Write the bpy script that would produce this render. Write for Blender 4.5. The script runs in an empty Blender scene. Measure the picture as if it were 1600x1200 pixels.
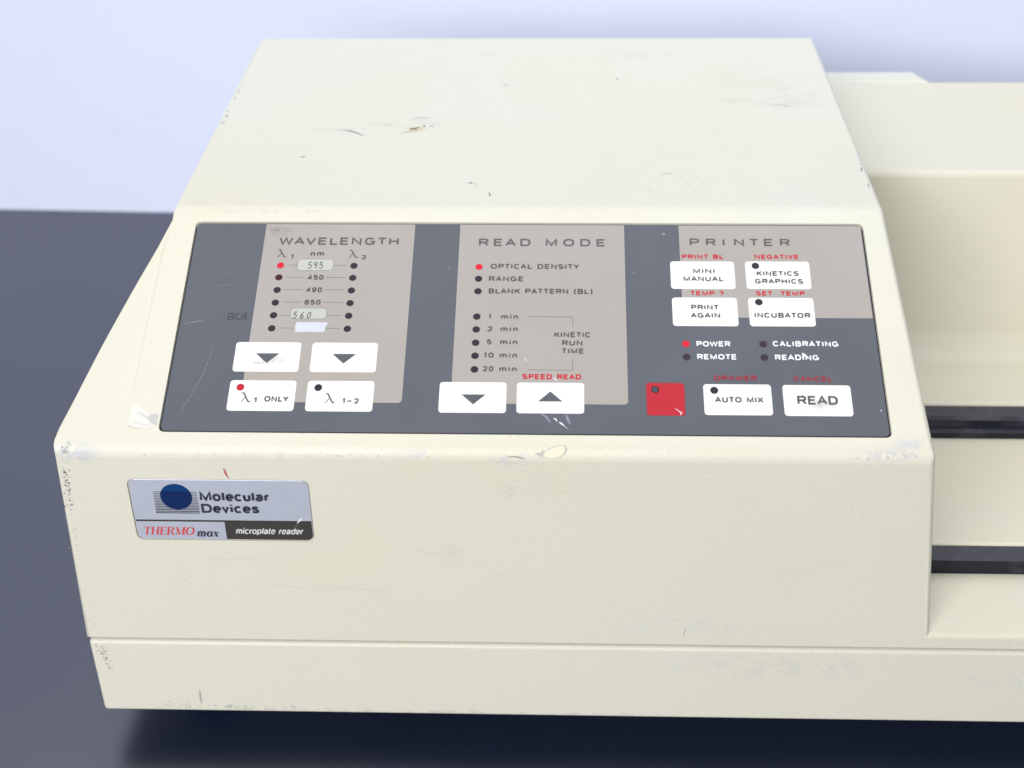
import bpy, bmesh, math, random
from mathutils import Matrix, Vector
from math import sin, cos, tan, radians, pi

random.seed(7)
scene = bpy.context.scene
COL = scene.collection
MM = 0.001
ZT = 138.0                      # device coordinates (mm, origin at the middle of the key panel) stand 138 mm over the table

# ------------------------------------------------------------------ camera
PITCH, YAW, ROLL = 0.58101615, 0.03907360, -0.01425709
cp, sp, cy, sy = cos(PITCH), sin(PITCH), cos(YAW), sin(YAW)
Rz = Matrix(((cy, -sy, 0), (sy, cy, 0), (0, 0, 1)))
fw, up0, r0 = Rz @ Vector((0, cp, -sp)), Rz @ Vector((0, sp, cp)), Rz @ Vector((1, 0, 0))
rt = cos(ROLL) * r0 + sin(ROLL) * up0
up = -sin(ROLL) * r0 + cos(ROLL) * up0
cam_data = bpy.data.cameras.new("camera")
cam = bpy.data.objects.new("camera", cam_data)
COL.objects.link(cam)
M = Matrix.Identity(4)
for i in range(3):
    M[i][0], M[i][1], M[i][2] = rt[i], up[i], -fw[i]
M[0][3], M[1][3], M[2][3] = 0.01047555, -0.37300309, 0.22324840 + ZT * MM
cam.matrix_world = M
cam_data.sensor_width = 36.0
cam_data.lens = 36.0 * 2250.1 / 1600.0
cam_data.clip_start, cam_data.clip_end = 0.02, 30.0
cam_data.dof.use_dof = True
cam_data.dof.focus_distance = 0.437
cam_data.dof.aperture_fstop = 14.0
scene.camera = cam

# ------------------------------------------------------------------ world, lamps, exposure
world = bpy.data.worlds.new("World")
scene.world = world
world.use_nodes = True
bg = world.node_tree.nodes["Background"]
bg.inputs[0].default_value = (0.92, 0.96, 1.0, 1)
bg.inputs[1].default_value = 0.10


def area(name, loc, target, sx, sy_, power, color=(1, 1, 1)):
    d = bpy.data.lights.new(name, "AREA")
    d.shape, d.size, d.size_y, d.energy, d.color = "RECTANGLE", sx, sy_, power, color
    o = bpy.data.objects.new(name, d)
    COL.objects.link(o)
    o.location = loc
    o.rotation_euler = (Vector(target) - Vector(loc)).to_track_quat("-Z", "Y").to_euler()
    return o


area("ceiling_softbox", (0.10, 0.55, 1.45), (0, 0.05, 0.1), 1.9, 1.0, 13.9, (0.99, 0.995, 1.0))
area("front_softbox", (-0.55, -1.64, 0.95), (0, 0.05, 0.12), 1.5, 0.7, 39.5, (0.99, 0.99, 1.0))
wash = area("added_wall_wash", (0.30, -0.05, 1.0), (0.30, 0.340, 0.33), 1.1, 0.2, 0.75, (0.80, 0.90, 1.0))  # added lamp out of view that brightens the wall
wash.data.spread = radians(60)

vs = scene.view_settings
vs.view_transform, vs.look, vs.exposure, vs.gamma = "Standard", "None", 0.12, 1.0
vs.use_curve_mapping = False
scene.cycles.use_denoising = True
scene.cycles.max_bounces = 8

# ------------------------------------------------------------------ materials


def principled(name, color, rough=0.5, spec=0.5, metal=0.0, emit=None, estr=0.0, coat=0.0):
    m = bpy.data.materials.new(name)
    m.use_nodes = True
    b = m.node_tree.nodes["Principled BSDF"]
    b.inputs["Base Color"].default_value = (*color, 1)
    b.inputs["Roughness"].default_value = rough
    b.inputs["Specular IOR Level"].default_value = spec
    b.inputs["Metallic"].default_value = metal
    b.inputs["Coat Weight"].default_value = coat
    if emit:
        b.inputs["Emission Color"].default_value = (*emit, 1)
        b.inputs["Emission Strength"].default_value = estr
    return m


class NT:
    """small helper to wire nodes"""

    def __init__(self, m):
        self.t, self.b = m.node_tree, m.node_tree.nodes["Principled BSDF"]
        self.co = self.t.nodes.new("ShaderNodeTexCoord").outputs["Object"]

    def new(self, kind, **kw):
        n = self.t.nodes.new(kind)
        for k, v in kw.items():
            setattr(n, k, v)
        return n

    def link(self, a, b):
        self.t.links.new(a, b)

    def noise(self, scale, detail=2.0, rough=0.5, vec=None):
        n = self.new("ShaderNodeTexNoise")
        n.inputs["Scale"].default_value = scale
        n.inputs["Detail"].default_value = detail
        n.inputs["Roughness"].default_value = rough
        self.link(vec or self.co, n.inputs["Vector"])
        return n.outputs["Fac"]

    def mapr(self, v, a, b, c=0.0, d=1.0, smooth=True):
        n = self.new("ShaderNodeMapRange", interpolation_type="SMOOTHSTEP" if smooth else "LINEAR")
        for i, x in enumerate((a, b, c, d)):
            n.inputs[i + 1].default_value = x
        self.link(v, n.inputs[0])
        return n.outputs[0]

    def math(self, op, a, b):
        n = self.new("ShaderNodeMath", operation=op)
        for i, x in enumerate((a, b)):
            if isinstance(x, (int, float)):
                n.inputs[i].default_value = x
            else:
                self.link(x, n.inputs[i])
        return n.outputs[0]

    def mix(self, fac, a, b):
        n = self.new("ShaderNodeMix", data_type="RGBA")
        if isinstance(fac, (int, float)):
            n.inputs[0].default_value = fac
        else:
            self.link(fac, n.inputs[0])
        for i, x in ((6, a), (7, b)):
            if isinstance(x, tuple):
                n.inputs[i].default_value = (*x, 1)
            else:
                self.link(x, n.inputs[i])
        return n.outputs[2]

    def patch(self, c, r):
        """0..1 mask, an ellipsoid of radii r (mm) round c (mm) in object space"""
        s = self.new("ShaderNodeVectorMath", operation="SUBTRACT")
        self.link(self.co, s.inputs[0])
        s.inputs[1].default_value = [x * MM for x in c]
        k = self.new("ShaderNodeVectorMath", operation="MULTIPLY")
        self.link(s.outputs[0], k.inputs[0])
        k.inputs[1].default_value = [1 / (x * MM) for x in r]
        l = self.new("ShaderNodeVectorMath", operation="LENGTH")
        self.link(k.outputs[0], l.inputs[0])
        return self.mapr(l.outputs["Value"], 1.0, 0.0)

    def bump(self, h, strength, dist):
        n = self.new("ShaderNodeBump")
        n.inputs["Strength"].default_value = strength
        n.inputs["Distance"].default_value = dist
        self.link(h, n.inputs["Height"])
        self.link(n.outputs[0], self.b.inputs["Normal"])


CREAM = (0.725, 0.710, 0.608)


def painted(name, marks=(), cream=None, grain=0.42):
    """cream textured paint: fine orange peel, faint yellowing, soft smudges where the casting is marked"""
    cream = cream or CREAM
    m = principled(name, cream, 0.46, 0.42)
    n = NT(m)
    c = n.mix(n.mapr(n.noise(9, 3), 0.35, 0.75), cream, (cream[0], cream[1] * 0.982, cream[2] * 0.92))
    c = n.mix(n.mapr(n.noise(55, 4, 0.6), 0.55, 0.85, 0, 0.35), c, (0.67, 0.655, 0.57))
    c = n.mix(n.mapr(n.noise(900, 2, 0.6), 0.68, 0.80, 0, 0.25), c, (0.60, 0.58, 0.50))
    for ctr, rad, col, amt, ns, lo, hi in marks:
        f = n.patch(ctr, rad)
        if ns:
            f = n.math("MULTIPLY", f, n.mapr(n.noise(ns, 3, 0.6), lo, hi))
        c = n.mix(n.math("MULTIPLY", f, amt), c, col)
    n.link(c, n.b.inputs["Base Color"])
    n.link(n.mapr(n.noise(30, 3), 0.3, 0.7, 0.40, 0.54), n.b.inputs["Roughness"])
    h = n.math("ADD", n.mapr(n.noise(1150, 2, 0.45), 0.35, 0.80), n.math("MULTIPLY", n.noise(2600, 1), 0.2))
    n.bump(h, grain, 0.00010)
    return m


GREY = (0.30, 0.30, 0.30)
LAV = (0.56, 0.56, 0.62)
TOPZ = 18.1
MARKS = [
    ((-68, 104, TOPZ), (16, 3.2, 4), (0.36, 0.37, 0.38), 0.35, 260, 0.40, 0.62),
    ((-52, 108, TOPZ), (12, 2.6, 4), GREY, 0.28, 300, 0.42, 0.62),
    ((-36, 110, TOPZ), (12, 9, 4), GREY, 0.16, 200, 0.45, 0.65),
    ((-41, 104.5, TOPZ), (6, 3.0, 4), (0.62, 0.50, 0.28), 0.7, 350, 0.35, 0.60),
    ((-9.5, 145.6, TOPZ), (4.2, 2.6, 4), GREY, 0.45, 250, 0.38, 0.6),
    ((-19, 178, TOPZ), (5, 3.2, 4), GREY, 0.25, 250, 0.4, 0.6),
    ((85, 150, TOPZ), (34, 26, 6), (0.66, 0.645, 0.50), 0.55, 60, 0.35, 0.65),
    ((80, 128, TOPZ), (40, 8, 6), (0.56, 0.555, 0.46), 0.5, 90, 0.40, 0.65),
    ((95, 139, TOPZ), (16, 9, 6), (0.55, 0.55, 0.47), 0.45, 110, 0.42, 0.62),
    ((40, 178, TOPZ), (30, 7, 6), (0.60, 0.59, 0.50), 0.4, 100, 0.4, 0.65),
    ((-128, -41, -20), (10, 6, 5), LAV, 0.8, 260, 0.35, 0.55),
    ((-3, -41, -20.5), (9, 5, 3), LAV, 0.75, 240, 0.40, 0.55),
    ((-30, -41, -19.5), (14, 5, 2.5), LAV, 0.5, 260, 0.42, 0.58),
    ((104, -41, -18.6), (13, 5, 2.4), LAV, 0.75, 330, 0.42, 0.55),
    ((110, -38, -16.6), (7, 4, 2.0), LAV, 0.75, 330, 0.38, 0.52),
    ((-70, -41, -20), (40, 5, 3.0), (0.60, 0.59, 0.56), 0.5, 280, 0.48, 0.62),
    ((-5, -41, -32), (5, 4, 4), (0.52, 0.52, 0.50), 0.4, 200, 0.35, 0.6),
    ((60, -41, -84), (40, 4, 6), LAV, 0.25, 120, 0.42, 0.65),
    ((-24, -41, -55), (10, 4, 5), (0.60, 0.58, 0.50), 0.35, 200, 0.45, 0.62),
    ((-129, 10, -12), (7, 18, 14), (0.62, 0.61, 0.52), 0.4, 130, 0.42, 0.66),
    ((-80, 40, TOPZ), (36, 1.4, 2), GREY, 0.35, 500, 0.42, 0.60),
    ((112, 75, TOPZ), (3, 20, 4), LAV, 0.5, 300, 0.4, 0.6),
    ((130, -30, -85), (8, 14, 3), (0.62, 0.57, 0.50), 0.35, 260, 0.4, 0.6),
]
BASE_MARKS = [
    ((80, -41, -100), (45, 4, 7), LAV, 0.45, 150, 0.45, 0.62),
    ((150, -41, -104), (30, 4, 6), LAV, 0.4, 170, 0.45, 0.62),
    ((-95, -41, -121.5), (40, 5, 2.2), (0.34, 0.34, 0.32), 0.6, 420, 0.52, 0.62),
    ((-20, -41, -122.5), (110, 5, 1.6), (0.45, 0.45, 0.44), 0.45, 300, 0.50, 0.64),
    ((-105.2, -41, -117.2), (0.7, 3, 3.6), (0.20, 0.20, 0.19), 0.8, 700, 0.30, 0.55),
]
M_COVER = painted("cream_paint", MARKS)
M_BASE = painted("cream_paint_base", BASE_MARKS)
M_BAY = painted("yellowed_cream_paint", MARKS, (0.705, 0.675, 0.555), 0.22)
M_SCUFF = principled("dark_scuff", (0.15, 0.15, 0.14), 0.6)
M_SCUFF2 = principled("grey_scuff", (0.36, 0.37, 0.38), 0.6)
M_LAVCHIP = principled("lavender_chip", (0.62, 0.61, 0.64), 0.55)
M_FAINT = principled("faint_scratch", (0.62, 0.61, 0.545), 0.55)
M_CHIP = principled("chipped_plastic", (0.80, 0.74, 0.56), 0.6)
M_CHIPRIM = principled("chip_rim", (0.56, 0.54, 0.53), 0.6)
M_FLAKE = principled("white_flake", (0.76, 0.75, 0.69), 0.5)
M_RUST = principled("brown_gouge", (0.24, 0.15, 0.08), 0.7)
M_TAN = principled("tan_gouge", (0.58, 0.47, 0.30), 0.7)
M_REDMARK = principled("red_pen", (0.50, 0.13, 0.11), 0.6)
M_RAIL = principled("black_rail", (0.008, 0.009, 0.018), 0.30, 0.35)
_n = NT(M_RAIL)
_c = _n.mix(_n.mapr(_n.noise(110, 3, 0.6), 0.58, 0.75, 0, 0.5), (0.008, 0.009, 0.018), (0.06, 0.06, 0.085))
_n.link(_c, _n.b.inputs["Base Color"])
_n.link(_n.mapr(_n.noise(80, 3), 0.35, 0.7, 0.26, 0.5), _n.b.inputs["Roughness"])
M_RAILTOP = principled("lit_rail_top", (0.06, 0.059, 0.072), 0.45, 0.35)  # smudged rail tops, painted lighter than the fronts as if lit from above
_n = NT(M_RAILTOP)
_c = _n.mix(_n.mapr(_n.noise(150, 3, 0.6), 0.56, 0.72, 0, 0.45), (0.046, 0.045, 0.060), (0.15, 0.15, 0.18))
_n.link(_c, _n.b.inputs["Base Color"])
M_FOOT = principled("black_rubber", (0.01, 0.01, 0.011), 0.7, 0.2)

SLATE = (0.104, 0.114, 0.138)
M_SLATE = principled("slate_membrane", SLATE, 0.45, 0.25)
_n = NT(M_SLATE)
_c = _n.mix(_n.mapr(_n.noise(25, 3), 0.3, 0.75), SLATE, (0.113, 0.122, 0.146))
_c = _n.mix(_n.mapr(_n.noise(500, 4, 0.7), 0.66, 0.80, 0, 0.25), _c, (0.25, 0.26, 0.29))
_n.link(_c, _n.b.inputs["Base Color"])
_n.link(_n.mapr(_n.noise(40, 4), 0.3, 0.7, 0.40, 0.52), _n.b.inputs["Roughness"])
_n.bump(_n.noise(3000, 1), 0.10, 0.00004)
TAUPE = (0.402, 0.368, 0.338)
M_TAUPE = principled("taupe_print", TAUPE, 0.45, 0.25)
_n = NT(M_TAUPE)
_c = _n.mix(_n.mapr(_n.noise(30, 4), 0.35, 0.75), TAUPE, (0.412, 0.382, 0.36))
for ctr, rad, amt in (((-79, 32.6, 14.5), (7, 3.2, 3), 0.55), ((-71, 20, 9), (6, 6, 4), 0.15)):
    _f = _n.math("MULTIPLY", _n.patch(ctr, rad), _n.mapr(_n.noise(420, 4, 0.6), 0.42, 0.62))
    _c = _n.mix(_n.math("MULTIPLY", _f, amt), _c, (0.20, 0.19, 0.19))
_n.link(_c, _n.b.inputs["Base Color"])
_n.link(_n.mapr(_n.noise(40, 4), 0.3, 0.7, 0.40, 0.52), _n.b.inputs["Roughness"])
_n.bump(_n.noise(3000, 1), 0.10, 0.00004)
M_KEY = principled("white_key", (0.87, 0.865, 0.84), 0.45, 0.25)
M_KEYWORN = principled("white_key_worn", (0.87, 0.865, 0.84), 0.45, 0.25)
_n = NT(M_KEYWORN)
_f = _n.math("MULTIPLY", _n.patch((1.5, -1.2, 0), (7.5, 4.2, 4)), _n.mapr(_n.noise(260, 4, 0.6), 0.36, 0.60))
_n.link(_n.mix(_n.math("MULTIPLY", _f, 0.8), (0.87, 0.865, 0.84), (0.50, 0.475, 0.44)), _n.b.inputs["Base Color"])
M_REDKEY = principled("red_key", (0.50, 0.016, 0.030), 0.45, 0.25)
M_INK = principled("grey_ink", (0.105, 0.103, 0.108), 0.5, 0.15)
M_TITLE = principled("grey_title_ink", (0.125, 0.122, 0.128), 0.5, 0.15)
M_ARROW = principled("slate_ink", (0.105, 0.115, 0.135), 0.45, 0.15)
M_REDINK = principled("red_ink", (0.56, 0.035, 0.055), 0.5, 0.15)
M_DULLRED = principled("dull_red_ink", (0.33, 0.036, 0.055), 0.5, 0.15)
M_WHITEINK = principled("white_ink", (0.86, 0.87, 0.88), 0.5, 0.15)
M_PENCIL = principled("pen_ink", (0.055, 0.058, 0.075), 0.5, 0.15)
M_LINE = principled("line_ink", (0.16, 0.15, 0.15), 0.5, 0.15)
M_LENS = principled("dark_lens", (0.030, 0.027, 0.036), 0.45, 0.15)
M_LENSR = principled("dark_red_lens", (0.060, 0.014, 0.024), 0.45, 0.15)
M_LENSB = principled("blue_lens", (0.075, 0.080, 0.130), 0.45, 0.15)
M_LIT = principled("lit_red_lens", (0.55, 0.010, 0.030), 0.45, 0.15, emit=(1.0, 0.008, 0.04), estr=0.26)
M_LITRIM = principled("lit_red_rim", (0.40, 0.008, 0.020), 0.3, 0.4, emit=(1.0, 0.02, 0.05), estr=0.14)
M_SCR = principled("light_scratch", (0.27, 0.28, 0.31), 0.5)
M_SCRW = principled("white_scratch", (0.80, 0.80, 0.84), 0.5)
M_STICK = principled("sticker_paper", (0.52, 0.525, 0.485), 0.55, 0.3)
M_STICKB = principled("sticker_blank", (0.64, 0.65, 0.74), 0.6, 0.3)
M_ALU = principled("brushed_foil", (0.50, 0.53, 0.62), 0.42, 0.5, 0.35)
_n = NT(M_ALU)
_s = _n.new("ShaderNodeMapping")
_s.inputs["Scale"].default_value = (20, 20, 6000)
_n.link(_n.co, _s.inputs["Vector"])
_f = _n.noise(1.0, 3, 0.7, _s.outputs[0])
_n.link(_n.mix(_f, (0.43, 0.46, 0.56), (0.56, 0.59, 0.67)), _n.b.inputs["Base Color"])
M_BADGEBLK = principled("badge_black", (0.030, 0.026, 0.022), 0.4)
M_NAVY = principled("badge_navy", (0.012, 0.018, 0.035), 0.4)
M_BLUE = principled("badge_blue", (0.002, 0.040, 0.165), 0.45, 0.2)
M_DKBLUE = principled("badge_deep_blue", (0.002, 0.012, 0.075), 0.45, 0.2)
M_BADGERED = principled("badge_red", (0.62, 0.06, 0.075), 0.45)
M_BADGETXT = principled("badge_text", (0.66, 0.66, 0.66), 0.45)

M_TABLE = principled("navy_laminate", (0.012, 0.019, 0.044), 0.28, 1.0)
M_TABLE.node_tree.nodes["Principled BSDF"].inputs["IOR"].default_value = 1.66
_n = NT(M_TABLE)
_c = _n.mix(_n.mapr(_n.noise(1500, 3, 0.7), 0.45, 0.75), (0.004, 0.010, 0.034), (0.009, 0.016, 0.046))
_c = _n.mix(_n.mapr(_n.noise(5, 4), 0.35, 0.7, 0, 0.5), _c, (0.006, 0.012, 0.038))
_n.link(_c, _n.b.inputs["Base Color"])
_n.link(_n.mapr(_n.noise(12, 4), 0.3, 0.7, 0.27, 0.34), _n.b.inputs["Roughness"])
_n.bump(_n.noise(2600, 2), 0.2, 0.00004)
M_WALL = principled("pale_blue_wall", (0.735, 0.785, 0.955), 0.75, 0.2)
_n = NT(M_WALL)
_c = _n.mix(_n.mapr(_n.noise(3.0, 3), 0.3, 0.7), (0.735, 0.785, 0.955), (0.75, 0.782, 0.95))
_c = _n.mix(_n.mapr(_n.noise(35, 4, 0.6), 0.60, 0.78, 0, 0.25), _c, (0.63, 0.67, 0.86))
_n.link(_c, _n.b.inputs["Base Color"])
_n.bump(_n.noise(160, 4, 0.6), 0.12, 0.0008)

# ------------------------------------------------------------------ surfaces of the device (mm)
SL = radians(23.6853)
CS, SS = cos(SL), sin(SL)
FY = -41.2


def on_panel(u, v, h=0.0):
    return (u, CS * v - SS * h, SS * v + CS * h)


def on_top(x, y, h=0.0):
    return (x, y, TOPZ + h)


def on_front(x, z, h=0.0):
    return (x, FY - h, z)


# ------------------------------------------------------------------ mesh builder


class MB:
    def __init__(self):
        self.v, self.f, self.m, self.mats, self.smooth = [], [], [], [], []

    def slot(self, mat):
        if mat not in self.mats:
            self.mats.append(mat)
        return self.mats.index(mat)

    def add(self, pts, faces, mat, smooth=False):
        o, s = len(self.v), self.slot(mat)
        self.v += [tuple(p) for p in pts]
        for f in faces:
            self.f.append([i + o for i in f])
            self.m.append(s)
            self.smooth.append(smooth)

    def poly(self, surf, pts2, h, mat):
        self.add([surf(x, y, h) for x, y in pts2], [list(range(len(pts2)))], mat)

    def prism(self, surf, pts2, h0, h1, mat, chamfer=0.0):
        """closed plate over outline pts2 (counter-clockwise) from height h0 to h1 with an optional chamfer"""
        n = len(pts2)
        cx, cy_ = sum(p[0] for p in pts2) / n, sum(p[1] for p in pts2) / n
        rings = [(pts2, h0)]
        if chamfer:
            w = max(p[0] for p in pts2) - cx
            hh = max(p[1] for p in pts2) - cy_
            inn = [(cx + (x - cx) * (1 - chamfer / w), cy_ + (y - cy_) * (1 - chamfer / hh)) for x, y in pts2]
            rings += [(pts2, h1 - chamfer * 0.6), (inn, h1)]
        else:
            rings += [(pts2, h1)]
        P, F = [], []
        for r, h in rings:
            P += [surf(x, y, h) for x, y in r]
        k = len(rings)
        F.append(list(range(n))[::-1])
        F.append([(k - 1) * n + i for i in range(n)])
        for a in range(k - 1):
            for i in range(n):
                j = (i + 1) % n
                F.append([a * n + i, a * n + j, (a + 1) * n + j, (a + 1) * n + i])
        self.add(P, F, mat)

    def stroke(self, surf, pts, h, mat, w=0.2):
        """ribbon along pts = [(x, y[, width])] with mitred corners; closed when it ends where it starts"""
        P = [(p[0], p[1], p[2] if len(p) > 2 else w) for p in pts]
        n = len(P)
        closed = n > 3 and math.hypot(P[0][0] - P[-1][0], P[0][1] - P[-1][1]) < 1e-6

        def unit(a, b):
            dx, dy = b[0] - a[0], b[1] - a[1]
            l = math.hypot(dx, dy) or 1
            return dx / l, dy / l

        L, R = [], []
        for i, (x, y, ww) in enumerate(P):
            a = P[i - 1] if i else (P[-2] if closed else None)
            b = P[i + 1] if i < n - 1 else (P[1] if closed else None)
            d1 = unit(a, P[i]) if a else unit(P[i], b)
            d2 = unit(P[i], b) if b else d1
            tx, ty = d1[0] + d2[0], d1[1] + d2[1]
            l = math.hypot(tx, ty)
            tx, ty = (tx / l, ty / l) if l > 1e-6 else d1
            k = 1 / max(tx * d1[0] + ty * d1[1], 0.52)
            nx, ny = -ty * ww / 2 * k, tx * ww / 2 * k
            L.append((x + nx, y + ny))
            R.append((x - nx, y - ny))
        self.add([surf(x, y, h) for x, y in L + R], [[i, n + i, n + i + 1, i + 1] for i in range(n - 1)], mat)

    def ellipse(self, surf, c, rx, ry, h, mat, n=28):
        self.poly(surf, [(c[0] + rx * cos(2 * pi * i / n), c[1] + ry * sin(2 * pi * i / n)) for i in range(n)], h, mat)

    def build(self, name, parent=None, keep=False, center=None):
        me = bpy.data.meshes.new(name)
        V = [Vector(p) * MM for p in self.v]
        if keep:
            c = Vector((0, 0, 0))
        elif center is not None:
            c = Vector(center) * MM
        else:
            c = Vector([(min(p[i] for p in V) + max(p[i] for p in V)) / 2 for i in range(3)])
        me.from_pydata([p - c for p in V], [], self.f)
        for mt in self.mats:
            me.materials.append(mt)
        me.polygons.foreach_set("material_index", self.m)
        me.polygons.foreach_set("use_smooth", self.smooth)
        me.update()
        o = bpy.data.objects.new(name, me)
        COL.objects.link(o)
        pc = Vector((0, 0, 0))
        if parent is not None:
            o.parent = parent
            q = parent
            while q is not None and q is not ROOT:
                pc += q.location
                q = q.parent
        o.location = c - pc
        return o


def rrect(cx, cy_, w, h, r=0.9, n=5):
    out = []
    for sx, sy_, a0 in ((1, 1, 0), (-1, 1, 90), (-1, -1, 180), (1, -1, 270)):
        for i in range(n + 1):
            a = radians(a0 + 90 * i / n)
            out.append((cx + sx * (w / 2 - r) + r * cos(a), cy_ + sy_ * (h / 2 - r) + r * sin(a)))
    return out


_dg = bpy.context.evaluated_depsgraph_get


def arc(cx, cy_, rx, ry, a0, a1, n=9):
    """squarish bowl, the way extended grotesque letters are drawn"""
    out = []
    for i in range(n + 1):
        a = radians(a0 + (a1 - a0) * i / n)
        c, s_ = cos(a), sin(a)
        out.append((cx + rx * math.copysign(abs(c) ** 0.86, c), cy_ + ry * math.copysign(abs(s_) ** 0.86, s_)))
    return out


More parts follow.
